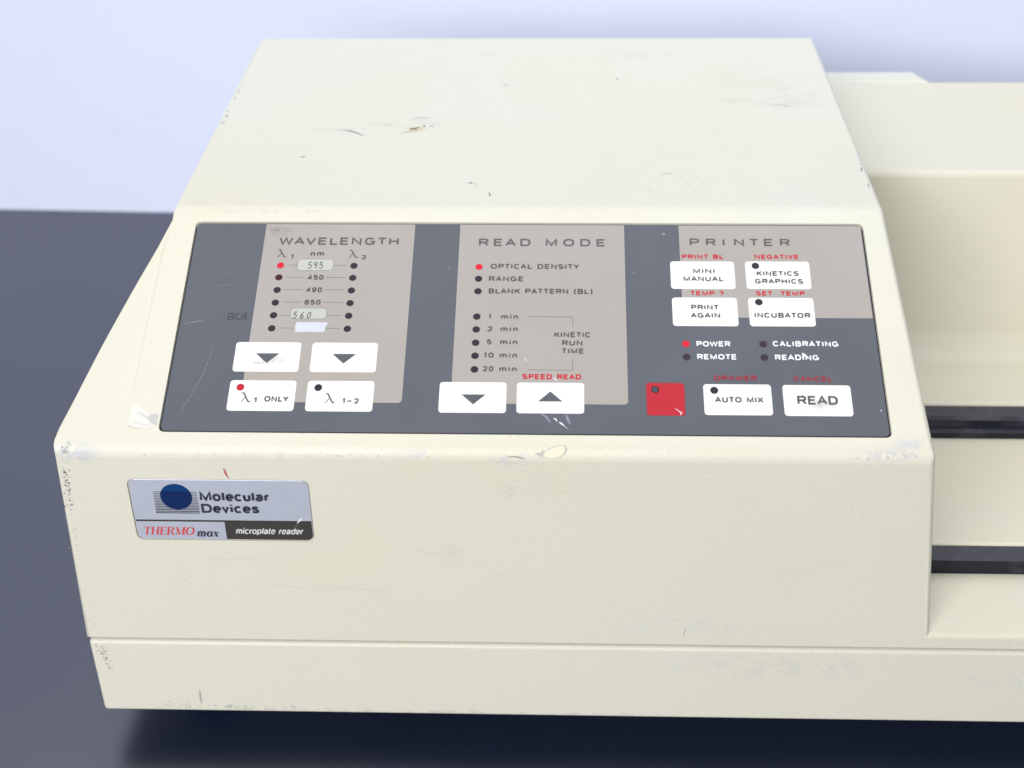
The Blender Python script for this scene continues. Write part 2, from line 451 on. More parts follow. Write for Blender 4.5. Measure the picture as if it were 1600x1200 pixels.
XH = 0.72
RSB = {"A": 0.02, "B": 0.11, "C": 0.07, "D": 0.11, "E": 0.07, "F": 0.02, "K": 0.02, "L": -0.02, "O": 0.11, "P": 0.06, "R": 0.06, "S": 0.10, "T": 0.0, "V": 0.0,
       "W": 0.02, "X": 0.02, "Y": -0.02, "a": 0.10, "c": 0.06, "e": 0.08, "o": 0.09, "p": 0.09, "r": 0.0, "s": 0.08, "t": 0.04, "v": 0.02, " ": 0.08}
LSB = {"A": 0.02, "C": 0.11, "G": 0.11, "O": 0.11, "S": 0.10, "T": 0.0, "V": 0.0, "W": 0.02, "X": 0.02, "Y": -0.02, "a": 0.08, "c": 0.09, "d": 0.09, "e": 0.09, "o": 0.09,
       "s": 0.08, "t": 0.05, "u": 0.14, "v": 0.02, " ": 0.08}
FONT = {            # width, centre lines; 0..1 is the height of a capital
    " ": (0.34, []),
    "A": (0.92, [[(0, 0), (0.46, 1), (0.92, 0)], [(0.155, 0.32), (0.765, 0.32)]]),
    "B": (0.80, [[(0, 0.53), (0.52, 0.53)] + arc(0.52, 0.265, 0.28, 0.265, 90, -90) + [(0, 0), (0, 1), (0.5, 1)] + arc(0.5, 0.765, 0.24, 0.235, 90, -90)]),
    "C": (0.86, [arc(0.43, 0.5, 0.43, 0.5, 38, 322, 20)]),
    "D": (0.84, [[(0, 0), (0, 1), (0.42, 1)] + arc(0.42, 0.5, 0.42, 0.5, 90, -90, 14) + [(0, 0)]]),
    "E": (0.72, [[(0.72, 1), (0, 1), (0, 0), (0.72, 0)], [(0, 0.52), (0.64, 0.52)]]),
    "F": (0.68, [[(0.68, 1), (0, 1), (0, 0)], [(0, 0.5), (0.6, 0.5)]]),
    "G": (0.88, [arc(0.43, 0.5, 0.43, 0.5, 40, 300, 18) + [(0.86, 0.14), (0.86, 0.46), (0.5, 0.46)]]),
    "H": (0.82, [[(0, 0), (0, 1)], [(0.82, 0), (0.82, 1)], [(0, 0.52), (0.82, 0.52)]]),
    "I": (0.02, [[(0.01, 0), (0.01, 1)]]),
    "K": (0.82, [[(0, 0), (0, 1)], [(0.80, 1), (0.02, 0.40)], [(0.30, 0.60), (0.82, 0)]]),
    "L": (0.66, [[(0, 1), (0, 0), (0.66, 0)]]),
    "M": (0.98, [[(0, 0), (0, 1), (0.49, 0.06), (0.98, 1), (0.98, 0)]]),
    "N": (0.82, [[(0, 0), (0, 1), (0.82, 0), (0.82, 1)]]),
    "O": (0.94, [arc(0.47, 0.5, 0.47, 0.5, 90, 450, 28)]),
    "P": (0.78, [[(0, 0), (0, 1), (0.5, 1)] + arc(0.5, 0.735, 0.28, 0.265, 90, -90) + [(0, 0.47)]]),
    "R": (0.82, [[(0, 0), (0, 1), (0.52, 1)] + arc(0.52, 0.745, 0.27, 0.255, 90, -90) + [(0, 0.49)], [(0.46, 0.49), (0.82, 0)]]),
    "S": (0.78, [arc(0.39, 0.755, 0.36, 0.245, 28, 180, 8) + [(0.06, 0.64), (0.20, 0.55), (0.58, 0.46), (0.74, 0.36)] + arc(0.39, 0.255, 0.39, 0.255, 0, -156, 9)]),
    "T": (0.80, [[(0, 1), (0.80, 1)], [(0.40, 0), (0.40, 1)]]),
    "U": (0.80, [[(0, 1), (0, 0.36)] + arc(0.40, 0.36, 0.40, 0.36, 180, 360, 12) + [(0.80, 1)]]),
    "V": (0.90, [[(0, 1), (0.45, 0), (0.90, 1)]]),
    "W": (1.30, [[(0, 1), (0.32, 0), (0.65, 0.96), (0.98, 0), (1.30, 1)]]),
    "X": (0.86, [[(0, 0), (0.86, 1)], [(0, 1), (0.86, 0)]]),
    "Y": (0.86, [[(0, 1), (0.43, 0.46), (0.86, 1)], [(0.43, 0.46), (0.43, 0)]]),
    "0": (0.66, [arc(0.33, 0.5, 0.33, 0.5, 90, 450, 24)]),
    "1": (0.30, [[(0.0, 0.80), (0.26, 1), (0.26, 0)]]),
    "2": (0.66, [arc(0.33, 0.70, 0.32, 0.30, 170, -30, 10) + [(0.48, 0.40), (0.02, 0.0), (0.66, 0)]]),
    "4": (0.70, [[(0.70, 0.25), (0.0, 0.25), (0.52, 1), (0.52, 0)]]),
    "5": (0.66, [[(0.60, 1), (0.10, 1), (0.04, 0.50), (0.14, 0.58)] + arc(0.33, 0.325, 0.33, 0.325, 110, -150, 14)]),
    "6": (0.66, [arc(0.33, 0.32, 0.33, 0.32, 150, 510, 22), [(0.0, 0.36), (0.04, 0.70), (0.16, 0.92), (0.36, 1), (0.52, 0.96), (0.62, 0.82)]]),
    "9": (0.66, [arc(0.33, 0.68, 0.33, 0.32, -30, 330, 22), [(0.66, 0.64), (0.62, 0.30), (0.50, 0.08), (0.30, 0), (0.14, 0.04), (0.04, 0.18)]]),
    "(": (0.20, [[(0.22, 1.08), (0.05, 0.82), (0.0, 0.45), (0.05, 0.08), (0.22, -0.18)]]),
    ")": (0.20, [[(0.0, 1.08), (0.17, 0.82), (0.22, 0.45), (0.17, 0.08), (0.0, -0.18)]]),
    "?": (0.60, [arc(0.30, 0.74, 0.30, 0.26, 170, -40, 10) + [(0.31, 0.42), (0.30, 0.27)], [(0.30, 0.11), (0.30, -0.06)]]),
    "-": (0.75, [[(0.0, 0.46), (0.75, 0.46)]]),
    "a": (0.56, [[(0.04, 0.54), (0.10, 0.66), (0.28, XH), (0.44, 0.68), (0.52, 0.56), (0.52, 0.08), (0.58, 0.0)], [(0.52, 0.42), (0.22, 0.37), (0.05, 0.29), (0.0, 0.17), (0.08, 0.03), (0.24, 0.0), (0.42, 0.06), (0.52, 0.20)]]),
    "c": (0.56, [arc(0.30, XH / 2, 0.30, XH / 2, 42, 318, 18)]),
    "d": (0.60, [arc(0.29, XH / 2, 0.29, XH / 2, 0, 360, 24), [(0.59, 0), (0.59, 1.02)]]),
    "e": (0.58, [[(0.02, 0.37), (0.58, 0.37)] + arc(0.29, XH / 2, 0.29, XH / 2, 4, 318, 20)]),
    "i": (0.02, [[(0.01, 0), (0.01, XH)], [(0.01, 0.90), (0.01, 1.05)]]),
    "l": (0.02, [[(0.01, 0), (0.01, 1.02)]]),
    "m": (0.94, [[(0, 0), (0, XH)], [(0, 0.42)] + arc(0.235, 0.42, 0.235, 0.30, 165, 0, 8) + [(0.47, 0)], [(0.47, 0.42)] + arc(0.705, 0.42, 0.235, 0.30, 165, 0, 8) + [(0.94, 0)]]),
    "n": (0.52, [[(0, 0), (0, XH)], [(0, 0.40)] + arc(0.26, 0.40, 0.26, 0.32, 165, 0, 8) + [(0.52, 0)]]),
    "o": (0.62, [arc(0.31, XH / 2, 0.31, XH / 2, 90, 450, 24)]),
    "p": (0.60, [arc(0.31, XH / 2, 0.29, XH / 2, 0, 360, 24), [(0.01, XH), (0.01, -0.26)]]),
    "r": (0.30, [[(0, 0), (0, XH)], [(0, 0.40), (0.06, 0.58), (0.18, 0.69), (0.32, 0.70)]]),
    "s": (0.52, [[(0.50, 0.54), (0.42, 0.67), (0.26, XH), (0.08, 0.67), (0.03, 0.54), (0.10, 0.44), (0.40, 0.33), (0.51, 0.23), (0.49, 0.09), (0.36, 0.01), (0.22, 0.0), (0.06, 0.05), (0.0, 0.19)]]),
    "t": (0.28, [[(0.10, 0.94), (0.10, 0.14), (0.16, 0.02), (0.30, 0.0)], [(0, 0.68), (0.28, 0.68)]]),
    "u": (0.52, [[(0, XH), (0, 0.30)] + arc(0.26, 0.30, 0.26, 0.30, 180, 345, 8) + [(0.52, 0.32)], [(0.52, 0), (0.52, XH)]]),
    "v": (0.54, [[(0, XH), (0.27, 0), (0.54, XH)]]),
}


def text(mb, surf, s, x0, x1, base, cap, h, mat, weight=0.165, spacing=1.0, shear=0.0):
    """one line of lettering drawn stroke by stroke, run from x0 to x1 with capitals of height cap; the strokes keep one width"""
    w = weight * cap
    hh = cap - w                                           # centre lines run between half a stroke inside top and bottom
    units, pos = 0.0, []
    wk = w / hh
    for k, ch in enumerate(s):
        pos.append(units)
        units += FONT[ch][0]
        if k < len(s) - 1:
            units += wk + (RSB.get(ch, 0.16) + LSB.get(s[k + 1], 0.16)) * spacing * 0.68
    room = (x1 - x0) - w - shear * hh
    kx = room / max(units, 0.02) if units > 0.1 else 0.0
    lift = 0.0
    for ch, px in zip(s, pos):
        for st in FONT[ch][1]:
            pts = [(x0 + w / 2 + (px + a) * kx + b * hh * shear, base + w / 2 + b * hh) for a, b in st]
            mb.stroke(surf, pts, h + lift, mat, w)
            lift = (lift + 0.0015) % 0.012


# ------------------------------------------------------------------ setting: table and wall


def slab(name, x0, x1, y0, y1, z0, z1, mat, kind, label, cat):
    mb = MB()
    P = [(x, y, z) for z in (z0, z1) for y in (y0, y1) for x in (x0, x1)]
    mb.add(P, [(0, 2, 3, 1), (4, 5, 7, 6), (0, 1, 5, 4), (2, 6, 7, 3), (0, 4, 6, 2), (1, 3, 7, 5)], mat)
    o = mb.build(name, center=((x0 + x1) / 2, (y0 + y1) / 2, z1 if name == "table" else z0))
    o["kind"], o["label"], o["category"] = kind, label, cat
    o.rotation_euler.z = radians(-1.85)
    return o


ROOT = None
slab("table", -900, 900, -527, 342.8, -26, 0, M_TABLE, "structure", "dark navy laminate table top under the cream machine", "table")
slab("wall", -1600, 1600, 343.2, 371.2, -700, 640, M_WALL, "structure", "pale blue-white wall behind the dark table", "wall")

# ------------------------------------------------------------------ the machine
ROOT = bpy.data.objects.new("microplate_reader", None)
COL.objects.link(ROOT)
ROOT.location = (0, 0, ZT * MM)
ROOT["label"] = "worn cream laboratory microplate reader with grey membrane key panel standing on navy table"
ROOT["category"] = "laboratory instrument"

XEND = 405.0


def xr(z):
    return 112.6 + 0.12 * (TOPZ - z)


TRAY = [(-41.2, -86.5), (-17.5, -82.6), (-8.6, -82.6), (-8.6, -76.7), (62.4, -76.7), (62.4, -70.2), (97, -70.0), (111.5, -1.4), (198, -1.4)]


def interp(tab, x):
    for (a, fa), (b, fb) in zip(tab, tab[1:]):
        if a >= x >= b:
            return fa + (fb - fa) * (a - x) / (a - b)
    return tab[-1][1]


def build_cover():
    bm = bmesh.new()
    bw = bm.edges.layers.float.new("bevel_weight_edge")
    cache = {}

    def V(p):
        k = tuple(round(c, 3) for c in p)
        if k not in cache:
            cache[k] = bm.verts.new([c * MM for c in p])
        return cache[k]

    def face(pts):
        vs_ = []
        for p in pts:
            v = V(p)
            if not vs_ or (vs_[-1] is not v and v is not vs_[0]):
                vs_.append(v)
        return bm.faces.new(vs_) if len(vs_) > 2 else None

    FL, FR, BL, BR = (-138.4, FY, -92), (XEND, FY, -92), (-138.4, 198, -92), (XEND, 198, -92)
    RF, RR, RB = (xr(-18.1), *on_panel(0, -45)[1:]), (xr(TOPZ), *on_panel(0, 45.1)[1:]), (xr(TOPZ), 198, on_panel(0, 45.1)[2])
    LR, LB = (-113.3, *on_panel(0, 45.1)[1:]), (-113.3, 198, on_panel(0, 45.1)[2])
    # flank facet, rows down the slope from the ridge to the front fold
    rows = [40, 28, 16, 4, -8, -20, -27, -33, -38, -45]
    inner = [(45.1, -113.3), (30, -114.0), (4, -114.6), (-45, -115.0)]
    outer = [(40, -113.1), (36.8, -113.8), (25.9, -117.4), (12.6, -121.9), (-11, -129.0), (-23.3, -132.2), (-37.2, -134.5), (-45, -135.5)]
    ramp = [(40, 1), (-22, 1), (-27, 0.8), (-33, 0.42), (-38, 0.14), (-42, 0), (-45, 0)]
    NC = 5
    G = []
    for v in rows:
        ui, uo = interp(inner, v), interp(outer, v)
        if v == 40:
            ui = uo
        wd = ui - uo
        k = interp(ramp, v)
        row = [(0.0, 0.0)]                                                     # a small rounded step, then the sloping flank
        for q in (0.25, 0.6):
            row.append((min(q, wd * q / 3), 0.9 * min(q, wd * q / 3) * k))
        row += [(wd * j / NC, (tan(radians(8)) * wd * j / NC + min(0.42, wd * 0.12)) * k) for j in range(1, NC + 1)]
        G.append([on_panel(ui - a, v, -dp) for a, dp in row])
    for a, b in zip(G, G[1:]):
        for j in range(NC + 2):
            face([a[j], a[j + 1], b[j + 1], b[j]])
    last = G[-1]
    face([g[0] for g in G] + [RF, RR, LR])                                     # panel face
    tl = (xr(TRAY[0][1]), *TRAY[0])
    te = (XEND, *TRAY[0])
    face([FL, FR, te, tl, RF] + last)                                          # front
    face([LR, RR, RB, LB])                                                     # top
    out = [g[-1] for g in G]
    face([FL, LR, out[0]])
    for a, b in zip(out, out[1:]):
        face([FL, a, b])
    face([FL, BL, LB, LR])                                                     # left wall
    tw = [(xr(z), y, z) for y, z in TRAY]
    ten = [(XEND, y, z) for y, z in TRAY]
    face([RF] + tw + [RB, RR])                                                 # wall of the bay
    for i in range(len(TRAY) - 1):
        face([tw[i], ten[i], ten[i + 1], tw[i + 1]])
    face([FR, BR] + ten[::-1])                                                 # right end
    face([BL, BR, ten[-1], tw[-1], RB, LB])                                    # back
    face([FL, BL, BR, FR])                                                     # underside
    bmesh.ops.recalc_face_normals(bm, faces=bm.faces)

    def w(a, b, x):
        e = bm.edges.get((V(a), V(b)))
        if e:
            e[bw] = x

    fold = [RF] + last
    for a, b in zip(fold, fold[1:]):
        w(a, b, 0.85)
    for a, b, x in ((LR, RR, 0.55), (RF, RR, 0.40), (RR, RB, 0.40), (RB, LB, 0.4), (LB, LR, 0.35), (RF, tl, 0.45), (out[-1], FL, 0.35),
                    (FL, FR, 0.15), (tl, te, 0.28)):
        w(a, b, x)
    for i in range(1, len(TRAY)):
        w(tw[i], ten[i], {1: 0.0, 2: 0.0, 3: 0.3, 4: 0.0, 5: 0.5, 6: 2.2, 7: 0.6}.get(i, 0.0))
    me = bpy.data.meshes.new("cover")
    bm.to_mesh(me)
    bm.free()
    o = bpy.data.objects.new("tmp_cover", me)
    COL.objects.link(o)
    b = o.modifiers.new("b", "BEVEL")
    b.limit_method, b.width, b.segments, b.use_clamp_overlap, b.offset_type = "WEIGHT", 4.2 * MM, 5, False, "OFFSET"
    b.miter_outer = "MITER_ARC"
    cutters = []
    c1 = MB()
    c1.prism(on_panel, rrect(0, 0, 210.9, 78.3, 1.9), -0.9, 6, M_SLATE)
    c2 = MB()
    c2.prism(lambda x, y, h: on_front(x, y, h), rrect(-88.75, -40.2, 53.5, 22.9, 2.2), -0.6, 6, M_SLATE)
    for c in (c1, c2):
        t = c.build("tmp_cut", keep=True)
        tb = bmesh.new()
        tb.from_mesh(t.data)
        bmesh.ops.recalc_face_normals(tb, faces=tb.faces)
        tb.to_mesh(t.data)
        tb.free()
        k = o.modifiers.new("c", "BOOLEAN")
        k.operation, k.object, k.solver = "DIFFERENCE", t, "EXACT"
        cutters.append(t)
    d = _dg()
    d.update()
    res = bpy.data.meshes.new_from_object(o.evaluated_get(d))
    V2 = [tuple(c / MM for c in v.co) for v in res.vertices]
    F2 = [list(p.vertices) for p in res.polygons]
    for t in cutters + [o]:
        bpy.data.objects.remove(t)
    return V2, F2


def finish(o, ang=32):
    o.data.set_sharp_from_angle(angle=radians(ang))
    k = o.modifiers.new("weighted_normal", "WEIGHTED_NORMAL")
    k.keep_sharp = True


cv = MB()
cvv, cvf = build_cover()


def in_bay(f):
    c = [sum(cvv[i][k] for i in f) / len(f) for k in range(3)]
    return c[0] > 140 and c[1] > FY + 0.05 and -88 < c[2] < 5 and c[1] < 197


cv.add(cvv, [f for f in cvf if not in_bay(f)], M_COVER, True)
_o = len(cv.v) - len(cvv)
_s = cv.slot(M_BAY)
for f in cvf:
    if in_bay(f):
        cv.f.append([i + _o for i in f])
        cv.m.append(_s)
        cv.smooth.append(True)

H = 0.03


def blot(surf, c, rx, ry, mat, ang=0.0, h=H, n=14, rough=0.3, mb=None):
    pts = []
    for i in range(n):
        a = 2 * pi * i / n
        k = 1 + random.uniform(-rough, rough)
        x, y = rx * k * cos(a), ry * k * sin(a)
        pts.append((c[0] + x * cos(ang) - y * sin(ang), c[1] + x * sin(ang) + y * cos(ang)))
    (mb or cv).poly(surf, pts, h, mat)


def specks(surf, cx, cy_, sx, sy_, n, mat, smin=0.08, smax=0.3, mb=None, lean=0.0):
    for _ in range(n):
        y = random.gauss(0, sy_)
        x = random.gauss(0, sx) + lean * y
        r = random.uniform(smin, smax)
        blot(surf, (cx + x, cy_ + y), r, r * random.uniform(0.5, 1.2), mat, random.uniform(0, 3), n=7, mb=mb)


# wear on the top: curved scuff, gouge, pits
cv.stroke(on_top, [(-71, 103.4, 0.15), (-67, 103.0, 0.6), (-64.5, 102.2, 1.0), (-62, 100.6, 0.9), (-59.4, 98.2, 0.7), (-58.9, 97.7, 0.3)], H, M_SCUFF2)
cv.stroke(on_top, [(-66, 102.9, 0.1), (-64.5, 102.4, 0.45), (-62.3, 100.9, 0.35), (-60.5, 99.2, 0.1)], 2 * H, M_SCUFF)
cv.stroke(on_top, [(-44, 112.2, 0.1), (-42, 113.6, 0.6), (-40, 114.3, 0.8), (-38.4, 113.8, 0.7), (-38, 113.4, 0.3)], H, M_SCUFF2)
cv.stroke(on_top, [(-60, 106.4, 0.1), (-56, 107.9, 0.35), (-51, 108.6, 0.4), (-48, 107.0, 0.35), (-46.5, 105.0, 0.1)], H, M_FAINT)
cv.stroke(on_top, [(-47.5, 99.6, 0.2), (-44, 101.2, 1.0), (-41, 102.2, 1.1), (-38.6, 104, 0.3)], H, M_TAN)
blot(on_top, (-42.4, 103.9), 1.5, 1.0, M_RUST, 0.3, 2 * H, rough=0.45)
blot(on_top, (-40.7, 105.0), 1.2, 0.5, M_RUST, 0.5, 2 * H, rough=0.4)
blot(on_top, (-38.4, 106.6), 0.5, 0.8, M_SCUFF)
blot(on_top, (-35.6, 106.3), 0.8, 0.5, M_SCUFF2)
for p, a, b in (((-77.9, 80.1), 0.9, 0.5), ((-19.2, 59.6), 0.9, 0.8), ((-17.4, 59.0), 0.3, 0.5), ((-12.5, 51), 0.3, 0.9), ((32, 152), 0.5, 0.9), ((14, 134), 0.3, 0.5)):
    blot(on_top, p, a, b, M_SCUFF2)
cv.stroke(on_top, [(-13.2, 53.8, 0.1), (-12.6, 52, 0.3), (-12.3, 50.4, 0.35)], H, M_SCUFF2)
cv.stroke(on_top, [(83, 176, 0.4), (85, 175, 0.9), (86.4, 175.6, 0.4)], H, M_FAINT)
cv.stroke(on_top, [(80, 127.5, 0.15), (88, 127.2, 0.35), (92, 126, 0.8), (93.4, 125, 0.3)], H, M_SCUFF2)
ring = [(48.5 + 9.2 * cos(a * 0.25), 58 + 9.5 * sin(a * 0.25), 0.18 + 0.10 * sin(a)) for a in range(0, 23)]
cv.stroke(on_top, ring, H, M_FAINT)
cv.stroke(on_top, [(44, 66.8, 0.2), (46, 67.4, 0.45), (48, 67.3, 0.2)], H, M_SCUFF2)
cv.stroke(on_top, [(50, 66, 0.15), (53, 58, 0.2), (55, 51, 0.15)], H, M_FAINT)
cv.stroke(on_top, [(-99, 83, 0.1), (-86, 89, 0.2), (-75, 91, 0.1)], H, M_FAINT)
for i in range(40):                                        # worn paint along the ridge and the left edge
    blot(on_top, (random.uniform(-109, -30), 44.2 + random.gauss(0, 0.35)), random.uniform(0.15, 0.7), random.uniform(0.08, 0.2), M_FAINT, n=7)
for i in range(14):
    blot(on_top, (-111.4 + random.gauss(0, 0.3), random.uniform(108, 142)), 0.25, random.uniform(0.3, 1.2), M_SCUFF2, n=7)
for i in range(9):
    blot(on_top, (110.9 + random.gauss(0, 0.15), random.uniform(54, 76)), random.uniform(0.15, 0.35), random.uniform(0.3, 1.1), M_SCUFF2, n=7)
specks(on_top, 20, 100, 60, 45, 26, M_FAINT, 0.12, 0.3)

# panel frame: flake by the lower left corner, chip on the fold, grazes
cv.poly(on_panel, [(-114.2, -29.6), (-111.8, -30.6), (-109.2, -33.0), (-107.0, -35.6), (-106.9, -37.2), (-109.5, -38.0), (-112.2, -37.9), (-114.6, -37.0)], H, M_FLAKE)
cv.poly(on_panel, [(-109.2, -34.0), (-108.4, -33.2), (-106.5, -33.0), (-106.2, -34.2), (-106.2, -37.0), (-107.2, -36.6)], 2 * H, M_CHIPRIM)
cv.stroke(on_panel, [(-112.6, -32.6, 0.1), (-111, -33.2, 0.25), (-109, -34.6, 0.35), (-107.4, -36.4, 0.4)], 3 * H, M_CHIPRIM)
cv.stroke(on_panel, [(-113.4, -36.2, 0.15), (-112, -36.0, 0.2), (-110.4, -36.7, 0.2), (-108, -37.0, 0.15)], 3 * H, M_FAINT)
cv.stroke(on_panel, [(-114.6, -37.0, 0.2), (-112.4, -37.9, 0.25), (-110.6, -38.1, 0.15)], 3 * H, M_FAINT)


def on_fold(x, s, h=0.0):
    """surface of the rounded front fold: s in mm along it, 0 in the middle, positive to the back"""
    r, a0 = 3.57, radians(90 - 23.6853)
    back = 3.57 * tan(a0 / 2)
    cyv, czv = FY + r, on_panel(0, -45)[2] - back
    a = radians(180 - 33.16) - (s / r)
    a = min(max(a, radians(113.6853)), pi)
    return (x, cyv + (r + h) * cos(a), czv + (r + h) * sin(a))


cv.poly(on_fold, [(5.6, -1.2), (6.2, 0.2), (8.2, 1.4), (10.4, 2.2), (12.4, 2.4), (12.7, 0.8), (12.1, -0.7), (10.0, -1.7), (7.4, -1.9)], 0.05, M_CHIPRIM)
cv.poly(on_fold, [(6.2, -1.0), (6.8, 0.2), (8.8, 1.3), (10.8, 1.95), (12.1, 1.9), (12.3, 0.8), (11.7, -0.6), (9.8, -1.45), (7.4, -1.6)], 0.09, M_CHIP)
cv.poly(on_fold, [(3.6, -0.4), (5.4, 0.0), (6.0, 0.8), (5.6, -1.4), (4.6, -1.0)], 0.05, M_CHIPRIM)
cv.stroke(on_fold, [(-4.4, -1.6, 0.2), (-2.6, -1.3, 0.35), (-0.6, -1.6, 0.4), (0.6, -2.0, 0.15)], 0.05, M_SCUFF2)
specks(on_fold, 104, -0.4, 6, 0.9, 16, M_LAVCHIP, 0.15, 0.6)
specks(on_fold, -75, -1.6, 25, 0.5, 16, M_FAINT, 0.08, 0.3)
specks(on_fold, -131.6, 0.0, 1.2, 0.9, 9, M_LAVCHIP, 0.2, 0.8)
specks(on_fold, -131, -0.8, 0.8, 0.4, 3, M_SCUFF2, 0.15, 0.35)

# front: scuffs along the left corner, pen mark, hairlines
specks(on_front, -133.2, -30.5, 0.6, 4.2, 75, M_SCUFF, 0.06, 0.30, lean=0.08)
specks(on_front, -133.4, -37.5, 0.5, 4.0, 24, M_CHIPRIM, 0.10, 0.45, lean=0.08)
specks(on_front, -134.2, -52, 0.4, 6, 14, M_SCUFF2, 0.06, 0.22, lean=0.06)
specks(on_front, -134.6, -80, 0.5, 7, 9, M_SCUFF2, 0.06, 0.2)
cv.stroke(on_front, [(-86.3, -24.6, 0.25), (-86.0, -26.0, 0.75), (-85.7, -27.2, 0.6), (-85.1, -28.4, 0.2)], H, M_REDMARK)
cv.stroke(on_front, [(50.1, -84.6, 0.15), (49.9, -86.2, 0.3), (49.6, -87.6, 0.2)], H, M_SCUFF2)
cv.stroke(on_front, [(44, -81.6, 0.1), (48, -81.2, 0.2), (51, -81.4, 0.1)], H, M_FAINT)
for a in ([(-95, -58.6), (-88, -59.0), (-80, -58.8)], [(-78, -68.8), (-66, -70.0), (-56, -69.6), (-40, -71.2)], [(-33, -53.6), (-28, -55.8), (-22, -55.4), (-18, -54.0)],
          [(98, -38), (99.5, -40)], [(-24, -60), (-20, -57.6)], [(-104, -66), (-103, -68.4)]):
    cv.stroke(on_front, [(x, z, 0.14) for x, z in a], H, M_FAINT)
specks(on_front, 20, -60, 70, 18, 26, M_FAINT, 0.08, 0.22)
specks(on_front, 158, -89.2, 4, 0.6, 22, M_SCUFF2, 0.08, 0.3)
cover = cv.build("cover", ROOT, keep=True)
finish(cover)

# ------------------------------------------------------------------ base pan


def bevelled_box(name, x0, x1, y0, y1, z0, z1, mat, r, parent, extra=None, segs=4):
    bm = bmesh.new()
    bmesh.ops.create_cube(bm, size=1.0)
    for v in bm.verts:
        v.co = Vector(((x0 + x1) / 2 + v.co.x * (x1 - x0), (y0 + y1) / 2 + v.co.y * (y1 - y0), (z0 + z1) / 2 + v.co.z * (z1 - z0)))
    bmesh.ops.bevel(bm, geom=list(bm.edges), offset=r, segments=segs, affect="EDGES", profile=0.5)
    mb = MB()
    bm.verts.index_update()
    mb.add([tuple(v.co) for v in bm.verts], [[v.index for v in f.verts] for f in bm.faces], mat, True)
    bm.free()
    if extra:
        extra(mb)
    o = mb.build(name, parent, keep=True)
    finish(o)
    return o


def base_marks(mb):
    mb.add([(x, y, z) for z in (-94.2, -91.0) for x, y in ((-133, -36.5), (XEND - 3, -36.5), (XEND - 3, 193), (-133, 193))],
           [(0, 3, 2, 1), (4, 5, 6, 7), (0, 1, 5, 4), (1, 2, 6, 5), (2, 3, 7, 6), (3, 0, 4, 7)], M_BASE)
    specks(on_front, -134.0, -97.2, 0.9, 1.4, 44, M_SCUFF, 0.06, 0.26, mb=mb)
    specks(on_front, -133.0, -102.6, 0.9, 2.0, 30, M_SCUFF, 0.06, 0.24, mb=mb)
    specks(on_front, -118, -120.6, 8, 0.7, 10, M_SCUFF2, 0.08, 0.25, mb=mb)
    specks(on_front, -88, -121.6, 6, 0.5, 26, M_SCUFF2, 0.08, 0.3, mb=mb)
    mb.stroke(on_front, [(-105.1, -113.6, 0.08), (-105.1, -115.6, 0.3), (-105.3, -117.6, 0.38), (-105.3, -120.2, 0.2)], H, M_SCUFF2)


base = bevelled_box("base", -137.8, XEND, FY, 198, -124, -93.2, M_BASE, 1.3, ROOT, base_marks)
for fx, fy in ((-112, -8), (-112, 172), (375, -8), (375, 172)):
    mb = MB()
    n = 24
    P = [(fx + r * cos(2 * pi * i / n), fy + r * sin(2 * pi * i / n), z) for r, z in ((11, -123.6), (11, -126), (9.5, -138)) for i in range(n)]
    F = [[a * n + i, (a + 1) * n + i, (a + 1) * n + (i + 1) % n, a * n + (i + 1) % n] for a in range(2) for i in range(n)] + [[2 * n + i for i in range(n)][::-1], list(range(n))]
    mb.add(P, F, M_FOOT, False)
    mb.build("foot", ROOT)

# ------------------------------------------------------------------ bay: rails and rear step


def extrude_x(name, prof, x0, x1, mat, parent, ang=25, worn=()):  # worn: depth span whose upward faces take the painted lit tone
    mb = MB()
    n = len(prof)
    P = [(x, y, z) for x in (x0, x1) for y, z in prof]
    F = [list(range(n)), [n + i for i in range(n)][::-1]] + [[i, n + i, n + (i + 1) % n, (i + 1) % n] for i in range(n)]
    mb.add(P, F, mat)
    o = mb.build(name, parent)
    bm = bmesh.new()
    bm.from_mesh(o.data)
    bmesh.ops.recalc_face_normals(bm, faces=bm.faces)
    bmesh.ops.bevel(bm, geom=list(bm.edges), offset=0.35 * MM, segments=3, affect="EDGES", profile=0.5)
    for f in bm.faces:
        f.smooth = True
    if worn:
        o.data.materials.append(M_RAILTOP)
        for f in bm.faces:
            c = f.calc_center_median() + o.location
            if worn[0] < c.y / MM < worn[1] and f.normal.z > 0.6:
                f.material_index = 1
    bm.to_mesh(o.data)
    bm.free()
    finish(o, ang)
    return o


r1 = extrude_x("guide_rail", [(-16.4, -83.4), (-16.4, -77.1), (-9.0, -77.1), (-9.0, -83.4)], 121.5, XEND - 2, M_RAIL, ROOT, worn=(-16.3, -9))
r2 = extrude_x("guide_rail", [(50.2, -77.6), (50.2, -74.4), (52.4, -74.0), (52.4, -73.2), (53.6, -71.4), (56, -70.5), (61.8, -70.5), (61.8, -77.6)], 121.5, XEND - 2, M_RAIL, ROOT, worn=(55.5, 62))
r1["label"], r2["label"] = "front black guide rail with flat top", "rear black guide rail with rounded stepped front"
mb = MB()
mb.prism(lambda x, y, h: (x, y, h), [(100, 198.3), (162.5, 198.3), (158.0, 209.5), (100, 209.5)], -40, -1.2, M_COVER, 0.6)
mb.build("rear_ledge", ROOT)

# ------------------------------------------------------------------ key panel
HP = -0.12
A, Bh, Ch = HP + 0.03, HP + 0.06, HP + 0.09
pn = MB()
pn.prism(on_panel, rrect(0, -0.3, 210.6, 77.5, 1.6), -0.88, -0.70, M_FOOT)  # added black sheet standing in for the shade in the gap round the panel
pn.prism(on_panel, rrect(0, 0, 209.7, 77.1, 1.3), -0.69, HP, M_SLATE, 0.08)


